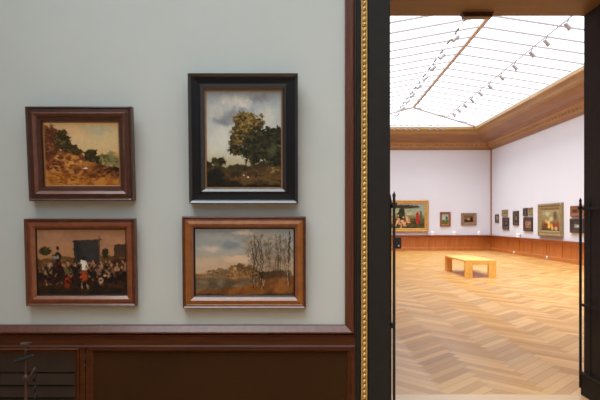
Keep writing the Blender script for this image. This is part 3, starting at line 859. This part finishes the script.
# gilt rope: two fillets and a row of beads between
bm = bmesh.new()
for ua, ub in ((cw1 + .001, cw1 + .010), (cw2 - .010, cw2 - .001)):
    sweep(bm, cpath, [(ua, .02), (ua, .040), (ua + .003, .046), (ub - .003, .046), (ub, .040), (ub, .02)], False, casing_to)
sweep(bm, cpath, [(cw1 + .01, .030), (cw2 - .01, .030)], False, casing_to)
link_mesh('gilt_fillet', bm, M['gilt'], dr)
bm = bmesh.new()
cm = (cw1 + cw2) / 2; pitch = .0375
def bead(x, z, horiz=False):
    r = bmesh.ops.create_uvsphere(bm, u_segments=8, v_segments=6, radius=1)
    for v in r['verts']:
        q = v.co
        a, b = (.0165, .0125) if horiz else (.0125, .0165)
        # twisted rope look: shear each bead a little
        v.co = casing_to(x + q.x * a, z + q.z * b + (q.x * .006 if not horiz else 0), .034 + q.y * .016)
z = .02
while z < HD + .1:
    bead(XL - cm, z); bead(XR + cm, z); z += pitch
x = XL - cm + pitch
while x < XR + cm: bead(x, HD + cm, True); x += pitch
link_mesh('gilt_beading', bm, M['gilt'], dr, True)
# lining of the deep reveal
bm = bmesh.new()
y0_, y1_ = DW - DC + 0.0, DB - DC
box(bm, -T, 0, y0_, y1_, 0, HD); box(bm, XR - XL, XR - XL + T, y0_, y1_, 0, HD)
link_mesh('jamb', bm, M['jamb'], dr)
bm = bmesh.new(); box(bm, -T, XR - XL + T, y0_, y1_, HD, HD + T); link_mesh('lintel', bm, M['soffit'], dr)
bm = bmesh.new()
box(bm, .0, .03, y0_ + .05, y1_, 0, .18, .004); box(bm, XR - XL - .03, XR - XL, y0_ + .05, y1_, 0, .18, .004)
link_mesh('plinth', bm, M['stone'], dr)
# far side architrave
bm = bmesh.new()
sweep(bm, cpath, [(.04, 0), (.04, .03), (.16, .04), (.16, 0)], False, lambda a, b, d: Vector((a - XL, DB - DC + d, b)))
link_mesh('rear_architrave', bm, M['far_cap'], dr)

# stop block under the lintel
bx0, bx1 = at(461, 0, DB).x, at(489.5, 0, DB).x
ds = empty('door_stop', ((bx0 + bx1) / 2, DB - .08, HD), 'small dark brown block fixed under the doorway lintel', 'door stop')
bm = bmesh.new(); box(bm, -(bx1 - bx0) / 2, (bx1 - bx0) / 2, 0, .07, -.036, 0, .004); link_mesh('block', bm, M['fr_red'], ds)
bm = bmesh.new(); box(bm, -(bx1 - bx0) / 2 - .01, (bx1 - bx0) / 2 + .01, -.01, .078, -.008, 0, .002); link_mesh('mounting_plate', bm, M['iron_brown'], ds)

# ================================================================ IRON GATES folded back against the jambs
def iron_gate(x, ya, yb, label, lock_at, sgn):
    """leaf lying along y from ya to yb; stile ya faces the viewer"""
    t = empty('iron_gate', (x, (ya + yb) / 2, 0), label, 'gate', 'iron gates folded back in the doorway')
    hl = (yb - ya) / 2
    H = 1.62
    for s in (-1, 1):
        bm = bmesh.new()
        box(bm, -.009, .009, s * hl - .009, s * hl + .009, .06, H + .10, .002)
        # spear tip
        tube(bm, [(0, s * hl, H + .10), (0, s * hl, H + .125), (0, s * hl, H + .135), (0, s * hl, H + .15)], [.009, .013, .008, .001], 8)
        link_mesh('stile', bm, M['iron'], t)
    for z in (.2, .81, H + .05):
        bm = bmesh.new(); box(bm, -.006, .006, -hl, hl, z - .012, z + .012)
        link_mesh('rail', bm, M['iron'], t)
    n = 6
    for i in range(1, n):
        bm = bmesh.new(); y = -hl + 2 * hl * i / n
        box(bm, -.006, .006, y - .006, y + .006, .2, H + .05)
        tube(bm, [(0, y, H + .05), (0, y, H + .08), (0, y, H + .14)], [.006, .011, .001], 6)
        link_mesh('bar', bm, M['iron'], t)
    # cross collar near the tip of each stile, hinge pins into the jamb
    for s in (-1, 1):
        bm = bmesh.new(); box(bm, -.02, .02, s * hl - .012, s * hl + .012, H + .045, H + .07, .002)
        link_mesh('collar', bm, M['iron'], t)
    for z in (.81, .10):
        for yy in (-hl, hl):
            bm = bmesh.new()
            box(bm, min(0, sgn * .024), max(0, sgn * .024), yy - .008, yy + .008, z - .008, z + .008)
            link_mesh('hinge', bm, M['iron'], t)
    return t
gl_ = iron_gate(.609, DC + .02, DB - .06, 'black wrought-iron gate folded back along the left door jamb, lock box showing', -1, -1)
hl = (DB - .06 - DC - .02) / 2
bm = bmesh.new(); box(bm, .004, .050, -hl - .012, -hl + .06, 1.365, 1.445, .003); link_mesh('lock_box', bm, M['iron'], gl_); lock = bpy.context.scene.objects['lock_box']
bm = bmesh.new(); tube(bm, [(.03, -hl - .012, 1.385), (.03, -hl - .022, 1.385)], .006, 10); link_mesh('keyhole_cover', bm, M['grey'], lock)
gr_ = iron_gate(2.452, DC + .05, DB - .0, 'black wrought-iron gate folded back along the right door jamb', 1, 1)

# ================================================================ IRON BARRIER POST at lower left
b = at(26, 400, 3.32)
bp = empty('barrier_post', (b.x, 3.32, 0), 'dark wrought-iron barrier post with disc cap and crossed bars before the grille', 'barrier post')
bz = lambda y: EYE - (y - 221) * 3.32 / F
s_ = 3.32 / F
bm = bmesh.new()
pz = [(0.0, .012), (.4, .012), (bz(382), .010), (bz(380), .018), (bz(377), .020), (bz(374), .010), (bz(366), .009), (bz(362), .014), (bz(358), .009), (bz(352), .009), (bz(350), .013), (bz(348), .008), (bz(344.5), .008)]
tube(bm, [(0, 0, z) for z, r in pz], [r for z, r in pz], 10); link_mesh('post', bm, M['iron_brown'], bp, False)
bm = bmesh.new(); zc = bz(343.5)
tube(bm, [(0, 0, zc - .006), (0, 0, zc - .002), (0, 0, zc + .003), (0, 0, zc + .008)], [.012, .034, .034, .012], 16); link_mesh('disc_cap', bm, M['iron_brown'], bp)
bm = bmesh.new()
tube(bm, [(-10 * s_, -.02, bz(361.5)), (-9 * s_, -.02, bz(361)), (0, -.022, bz(358)), (9 * s_, -.02, bz(355)), (10.5 * s_, -.02, bz(354.5))], [.004, .012, .012, .013, .004], 8)
link_mesh('cross_bar', bm, M['iron'], bp)
bm = bmesh.new()
tube(bm, [(0, -.01, bz(379)), (4 * s_, -.02, bz(378)), (7.5 * s_, -.03, bz(374)), (10 * s_, -.03, bz(369)), (11 * s_, -.02, bz(366))], [.009, .009, .008, .007, .003], 8)
link_mesh('scroll_arm', bm, M['iron_brown'], bp, True)
bm = bmesh.new()
pts = []; rr = []
for i in range(60):
    z = .05 + i * (bz(371) - .05) / 59
    pts.append((8 * s_ + .006 * math.cos(i * .9), .01 + .006 * math.sin(i * .9), z)); rr.append(.007 + .003 * math.sin(i * 1.1))
tube(bm, pts, rr, 8); link_mesh('twisted_bar', bm, M['iron'], bp, True)
bm = bmesh.new()
tube(bm, [(0, 0, .0), (0, 0, .02), (0, 0, .035), (0, 0, .05)], [.15, .15, .05, .02], 24)
link_mesh('base', bm, M['iron'], bp)

# ================================================================ FOUR PICTURES ON THE NEAR WALL
def hung_picture(name, x0, x1, yt, yb, tilt_deg, label, cat, scene, canvas_px, rings, group, y_front=None):
    """x0.. in photo pixels at the wall; the bottom edge touches the wall, the top leans forward"""
    dist = DW - .05
    A = at(x0, yt, dist); B = at(x1, yb, dist)
    w, h = B.x - A.x, A.z - B.z
    cx, cz = (A.x + B.x) / 2, (A.z + B.z) / 2
    t = empty(name, (cx, DW - .004 - math.sin(math.radians(tilt_deg)) * h / 2, cz), label, cat, group)
    t.rotation_euler = (math.radians(tilt_deg), 0, 0)
    sc = dist / F
    cxx0, cxx1, cyt, cyb = canvas_px
    cw, ch = (cxx1 - cxx0) * sc, (cyb - cyt) * sc
    bw_ = (w - cw) / 2; bh_ = (h - ch) / 2
    # rings: list of (part name, material, profile in fractions of border width, depth in m)
    for nm, mat, prof in rings:
        pr = [(u * bw_, d) for u, d in prof]
        # mitred at equal border widths; scale v border if different
        bm = bmesh.new()
        full = pr + [(pr[-1][0], 0.0), (pr[0][0], 0.0)]
        n = 4
        rows = []
        ky = bh_ / bw_
        for (sx, sz) in ((-1, -1), (1, -1), (1, 1), (-1, 1)):
            rows.append([bm.verts.new((sx * (w / 2 - u), -d, sz * (h / 2 - u * ky))) for u, d in full])
        for i in range(4):
            a, b = rows[i], rows[(i + 1) % 4]
            for k in range(len(full)):
                bm.faces.new((a[k], a[(k + 1) % len(full)], b[(k + 1) % len(full)], b[k]))
        link_mesh(nm, bm, mat, t)
    canvas_part(scene, cw + .006, ch + .006, -.018, t, 'canvas')
    # backing board and hanging wire
    bm = bmesh.new(); box(bm, -w / 2 + .02, w / 2 - .02, -.005, -.001, -h / 2 + .02, h / 2 - .02); link_mesh('backing_board', bm, M['fr_dark'], t)
    return t

G4 = 'four landscape pictures hung on the grey wall'
hung_picture('framed_painting', 30, 134, 107.5, 200.5, 4.8, 'warm brown dune landscape in a wide red-brown moulded frame', 'painting', dune_scene(), (46.5, 120, 124.5, 186.5),
    [('outer_moulding', M['fr_red'], [(0, .01), (0, .056), (.03, .064), (.07, .066), (.16, .056), (.38, .060), (.44, .066)]),
     ('middle_moulding', M['highlight_red'], [(.44, .066), (.46, .066), (.62, .050)]),
     ('inner_moulding', M['fr_red'], [(.62, .050), (.66, .044), (.86, .040), (.92, .024)]),
     ('gilt_slip', M['slip'], [(.92, .024), (.96, .025), (1.0, .019)])], G4)
hung_picture('framed_painting', 189.5, 298, 75, 203.5, 3.0, 'tall cloudy woodland landscape in a broad black ebonised frame', 'painting', tree_scene(), (207, 281.5, 91, 186.5),
    [('outer_moulding', M['fr_black'], [(0, .01), (0, .058), (.03, .068)]),
     ('outer_bevel', M['highlight_black'], [(.03, .068), (.05, .068), (.18, .056)]),
     ('flat_moulding', M['fr_black'], [(.18, .056), (.24, .050), (.60, .044), (.68, .046), (.70, .052)]),
     ('inner_moulding', M['highlight_black'], [(.70, .052), (.74, .052), (.90, .037), (.92, .028)]),
     ('gilt_slip', M['slip'], [(.92, .028), (.97, .028), (1.0, .020)])], G4)
hung_picture('framed_painting', 26, 136, 218.3, 306, 3.0, 'crowded fairground scene with a dark booth in a chestnut frame', 'painting', fair_scene(), (39.5, 128, 229, 294.5),
    [('outer_moulding', M['fr_mid'], [(0, .01), (0, .040), (.04, .050), (.08, .051), (.22, .042), (.30, .040), (.36, .040)]),
     ('middle_moulding', M['fr_copper'], [(.36, .040), (.42, .042), (.62, .044)]),
     ('inner_moulding', M['highlight_mid'], [(.62, .044), (.64, .044), (.90, .026)]),
     ('inner_lip', M['fr_black'], [(.90, .022), (.95, .024), (1.0, .019)])], G4)
hung_picture('framed_painting', 182.5, 306, 216, 308.5, 2.4, 'bare-treed winter landscape under grey sky in a honey-brown frame', 'painting', winter_scene(), (195, 293.5, 229, 296),
    [('outer_moulding', M['fr_mid'], [(0, .01), (0, .036), (.03, .048), (.07, .050), (.18, .041), (.26, .042)]),
     ('middle_moulding', M['fr_gold'], [(.26, .042), (.34, .038), (.58, .046), (.64, .046)]),
     ('inner_moulding', M['highlight_mid'], [(.64, .046), (.88, .030)]),
     ('inner_lip', M['fr_black'], [(.88, .030), (.93, .026), (1.0, .019)])], G4)

# ================================================================ PICTURES IN THE FAR ROOM
def wall_picture(name, loc, rz, w, h, bw_, depth, mat, slip, scene, label, group, cat='painting'):
    t = empty(name, loc, label, cat, group); t.rotation_euler = (0, 0, rz)
    prof = [(0, 0.004), (0, depth * .8), (bw_ * .15, depth), (bw_ * .35, depth * .95), (bw_ * .5, depth * .6), (bw_ * .75, depth * .7), (bw_ * .85, depth * .5)]
    frame_part('frame', w, h, prof, t, mat)
    w2, h2 = w - 2 * bw_ * .85, h - 2 * bw_ * .85
    frame_part('slip', w2, h2, [(0, .004), (0, depth * .5), (bw_ * .15, depth * .38)], t, slip)
    canvas_part(scene, w - 2 * bw_ + .01, h - 2 * bw_ + .01, -depth * .3, t)
    return t
def far_pic(x0, x1, yt, yb, *a):
    A, B = at(x0, yt, GY1), at(x1, yb, GY1)
    return wall_picture('framed_painting', ((A.x + B.x) / 2, GY1 - .002, (A.z + B.z) / 2), 0, B.x - A.x, A.z - B.z, *a)
GF = 'pictures hung on the far wall of the bright room'
far_pic(379, 428.2, 200.2, 232, .20, .10, M['gilt_far'], M['gilt_far'], nudes_scene(), 'large gilt-framed scene of nude figures and one in red', GF)
far_pic(439.8, 450.4, 212, 226.3, .12, .07, M['fr_brown'], M['gilt_dull'], dim_landscape(61, (150, 168, 164), (84, 84, 44), (150, 160, 120), 60, 46), 'small upright landscape in a red-brown frame on the far wall', GF)
far_pic(460.9, 476.2, 213, 225.2, .17, .07, M['fr_grey'], M['fr_brown'], dim_landscape(63, (112, 92, 66), (52, 40, 30), (170, 140, 96)), 'small oblong dark picture in a wide taupe frame on the far wall', GF)
GR = 'pictures hung on the right wall of the bright room'
def side_pic(x0, x1, yt, yb, *a):
    d0, d1 = GX1 * F / (x0 - 308), GX1 * F / (x1 - 308)
    dm = (d0 + d1) / 2
    zt, zb = EYE - (yt - 221) * dm / F, EYE - (yb - 221) * dm / F
    return wall_picture('framed_painting', (GX1 - .002, dm, (zt + zb) / 2), math.radians(-90), d0 - d1, zt - zb, *a)
side_pic(495.8, 499.0, 214.4, 222.8, .10, .05, M['fr_dark'], M['gilt_dull'], dim_landscape(71, (150, 140, 120), (100, 84, 64), (190, 176, 150), 50, 30), 'tiny dark-framed picture nearest the room corner', GR)
side_pic(502.6, 508.2, 209.8, 216.4, .12, .06, M['gilt_dull'], M['gilt_dull'], dim_landscape(72, (120, 116, 92), (92, 84, 60)), 'small dull-gilt picture above a dark upright one, nearest the corner', GR)
side_pic(503.2, 509.4, 217.6, 229.6, .15, .06, M['fr_dark'], M['fr_brown'], portrait(73, (70, 60, 56), (50, 42, 42), (176, 146, 124)), 'dark-framed upright picture directly below the small dull-gilt one', GR)
side_pic(513.8, 519.2, 211, 225.4, .13, .06, M['fr_dark'], M['fr_brown'], portrait(74, (96, 84, 66), (80, 70, 54), (150, 130, 100)), 'narrow tall dark-framed picture hanging alone between two stacked groups', GR)
side_pic(524.0, 528.0, 208, 216.2, .10, .06, M['fr_dark'], M['fr_brown'], portrait(75, (80, 70, 74), (60, 54, 62), (150, 140, 140)), 'small dark-framed picture, left of the pair above a larger one', GR)
side_pic(528.7, 533.0, 207.6, 215.4, .10, .05, M['gilt_dull'], M['fr_grey'], dim_landscape(76, (140, 136, 116), (110, 104, 84)), 'small pale-framed picture, right of the pair above a larger one', GR)
side_pic(524.4, 533.2, 217.2, 231.2, .18, .07, M['fr_dark'], M['fr_brown'], dim_landscape(77, (150, 120, 100), (120, 88, 72), (160, 130, 104)), 'dark-framed picture below a pair of small ones on right wall', GR)
side_pic(540.2, 563.8, 203.4, 236.6, .24, .12, M['gilt_dull'], M['gilt_dull'], stage_scene(), 'large dull-gilt framed picture with yellow and red figures', GR)
side_pic(571.6, 586, 205.6, 216.6, .16, .07, M['fr_brown'], M['fr_dark'], dim_landscape(79, (112, 84, 66), (70, 48, 36), (150, 110, 80)), 'small brown picture above another, behind the right gate', GR)
side_pic(572, 586, 218.4, 233, .2, .10, M['fr_dark'], M['fr_dark'], portrait(80, (150, 148, 140), (196, 196, 188), (200, 196, 184)), 'dark-framed pale portrait below a brown picture, behind the right gate', GR)

# ================================================================ BENCH
bA = (465 - 308) / 36.5; bB = (496.3 - 308) / 36.5; yN, yF = F / 36.5, 16.37
bn = empty('gallery_bench', ((bA + bB) / 2, (yN + yF) / 2, 0), 'long pale oak bench with six blocky corners alone on the parquet'.replace('six ', ''), 'bench')
bw2, bl2, bh2 = (bB - bA) / 2, (yF - yN) / 2, .48
bm = bmesh.new(); box(bm, -bw2, bw2, -bl2, bl2, bh2 - .045, bh2, .004); link_mesh('seat', bm, M['bench'], bn)
for sy in (-1, 1):
    bm = bmesh.new(); ya, yb = sorted((sy * bl2, sy * (bl2 - .10))); box(bm, -bw2 + .21, bw2 - .21, ya, yb, bh2 - .12, bh2 - .045, .002); link_mesh('apron', bm, M['bench'], bn)
for sx in (-1, 1):
    for sy in (-1, 1):
        bm = bmesh.new()
        xa, xb = sorted((sx * bw2, sx * (bw2 - .21))); ya, yb = sorted((sy * bl2, sy * (bl2 - .10)))
        box(bm, xa, xb, ya, yb, 0, bh2 - .045, .004); link_mesh('leg', bm, M['bench'], bn)

# ================================================================ TRACK LIGHTING hanging below the rooflight
TZ = EYE + 4.65
def track(name, A, B, label, dashes):
    t = empty(name, A, label, 'light track', 'light tracks hanging below the rooflight')
    A, B = Vector(A), Vector(B); L = B - A
    bm = bmesh.new()
    s = Vector((.011, 0, 0)) if abs(L.y) > abs(L.x) else Vector((0, .011, 0))
    c = [Vector((0, 0, 0)), L]
    vs = []
    for q in c:
        vs += [bm.verts.new(q - s + Vector((0, 0, -.015))), bm.verts.new(q + s + Vector((0, 0, -.015))), bm.verts.new(q + s + Vector((0, 0, .015))), bm.verts.new(q - s + Vector((0, 0, .015)))]
    for f in ((0, 1, 2, 3), (7, 6, 5, 4), (0, 4, 5, 1), (1, 5, 6, 2), (2, 6, 7, 3), (3, 7, 4, 0)): bm.faces.new([vs[i] for i in f])
    link_mesh('rail', bm, M['white'] if dashes else M['bar'], t)
    n = max(2, int(L.length / 3.2))
    for i in range(n + 1):
        q = L * (i / n) if 0 < i < n else L * (0.02 if i == 0 else .98)
        wp = A + q
        top = RZ - (RZ - EZ) * abs(wp.x - RX) / (sx1 - RX) - .07
        if wp.y > hipf: top = min(top, RZ - (RZ - EZ) * (wp.y - hipf) / (sy1 - hipf) - .05)
        bm = bmesh.new(); tube(bm, [q + Vector((0, 0, .01)), Vector((q.x, q.y, top - A.z))], .004, 6); link_mesh('suspension_wire', bm, M['white'], t)
    if dashes:
        d = .3
        while d < L.length:
            q = L.normalized() * d; bm = bmesh.new(); box(bm, q.x - .018, q.x + .018, q.y - .16, q.y + .16, -.015, .015); link_mesh('power_adapter', bm, M['grey_dark'], t); d += .78
    return t
track('light_track', (5.92, 8.5, TZ), (6.20, 23.7, TZ), 'pale light track running lengthwise under the right half of rooflight', False)
track('light_track', (3.56, 8.5, TZ), (3.84, 23.7, TZ), 'pale dashed light track running lengthwise under the left half of rooflight', True)
track('light_track', (3.72, 25.2, TZ), (6.75, 25.2, TZ), 'short pale light track crossing at the far end of the rooflight', False)

def make_spot():
    t = empty('spotlight', (0, 0, 0), 'spotlight', 'spotlight', '')
    bm = bmesh.new(); box(bm, -.022, .022, -.05, .05, -.045, -.016, .004); link_mesh('adapter', bm, M['grey'], t)
    bm = bmesh.new(); tube(bm, [(0, 0, -.045), (0, 0, -.11)], .010, 8); link_mesh('stem', bm, M['grey'], t)
    bm = bmesh.new()
    d = Vector((.75, .25, -.6)).normalized(); c = Vector((0, 0, -.15))
    tube(bm, [c - d * .10, c - d * .09, c + d * .02, c + d * .10, c + d * .088], [.028, .045, .050, .060, .045], 14); link_mesh('lamp_head', bm, M['grey'], t)
    return t
proto = make_spot(); first = [True]
ORD = ['first', 'second', 'third', 'fourth', 'fifth', 'sixth', 'seventh', 'eighth', 'ninth', 'tenth', 'eleventh']
def put_spot(loc, rz, label, group):
    if first[0]:
        o = proto; first[0] = False
    else:
        o = proto.copy(); COL.objects.link(o)
        for ch in list(proto.children):
            c = ch.copy(); COL.objects.link(c); c.parent = o
    o.location = loc; o.rotation_euler = (0, 0, rz); o['label'] = label; o['group'] = group
for i, y in enumerate([12.0, 13.1, 14.0, 15.2, 16.3, 17.4, 18.4, 19.4, 20.3, 21.2, 22.0]):
    put_spot((5.92 + .28 * (y - 8.5) / 15.2, y, TZ), 0, 'small grey spotlight, %s from the doorway on the right-hand light track' % ORD[i], 'spotlights on the right light track')
for i, y in enumerate([12.8, 14.2, 15.3, 16.4, 17.4, 18.6, 19.6, 20.8, 22.0]):
    put_spot((3.56 + .28 * (y - 8.5) / 15.2, y, TZ), math.radians(160), 'small grey spotlight, %s from the doorway on the left-hand dashed track' % ORD[i], 'spotlights on the left light track')
for i, x in enumerate([394.5, 401, 407, 412, 419, 431, 438, 444]):
    put_spot(((x - 308) * 25.2 / F, 25.2, TZ), math.radians(70), 'tiny grey spotlight, %s from the left on the far cross track' % ORD[i], 'spotlights on the far cross track')

# ================================================================ SMALL WHITE UNITS on the dado ledge and sockets on the skirting
def sensor(loc, rz, label):
    t = empty('climate_sensor', loc, label, 'sensor', 'white sensors standing on the dado ledge'); t.rotation_euler = (0, 0, rz)
    bm = bmesh.new()
    tube(bm, [(0, 0, 0), (0, 0, .02), (0, 0, .03), (0, 0, .13), (0, 0, .18), (0, 0, .20)], [.10, .10, .085, .10, .085, .03], 16)
    h_ = link_mesh('housing', bm, M['white'], t, False)
    bm = bmesh.new(); box(bm, -.02, .02, -.104, -.08, .05, .075, .003); link_mesh('sensor_window', bm, M['grey'], h_)
LEDGE = [('white dome-shaped sensor on far dado ledge beside the large gilt picture', 432.5), ('white dome-shaped sensor on far dado ledge between the two small pictures', 454.2), ('white dome-shaped sensor on far dado ledge, nearest the corner', 479.2)]
for lb, x in LEDGE:
    sensor(((x - 308) * (GY1 - .11) / F, GY1 - .11, .82), 0, lb)
sensor((GX1 - .11, GX1 * F / (520.5 - 308), .82), math.radians(-90), 'white dome-shaped sensor on the right wall dado ledge below two pictures')
def socket(y, label):
    t = empty('wall_socket', (GX1 - .05, y, .10), label, 'socket', 'white round sockets on the right skirting'); t.rotation_euler = (0, 0, math.radians(-90))
    bm = bmesh.new(); tube(bm, [(0, 0, 0), (0, -.03, 0), (0, -.035, 0)], [.055, .055, .04], 16); cv = link_mesh('cover', bm, M['white'], t)
    bm = bmesh.new(); tube(bm, [(0, -.034, 0), (0, -.045, 0)], .02, 10); link_mesh('plug', bm, M['grey'], cv)
socket(GX1 * F / (515.2 - 308), 'round white socket on the right skirting, nearer the room corner')
socket(GX1 * F / (548.4 - 308), 'round white socket on the right skirting below the large figure picture')
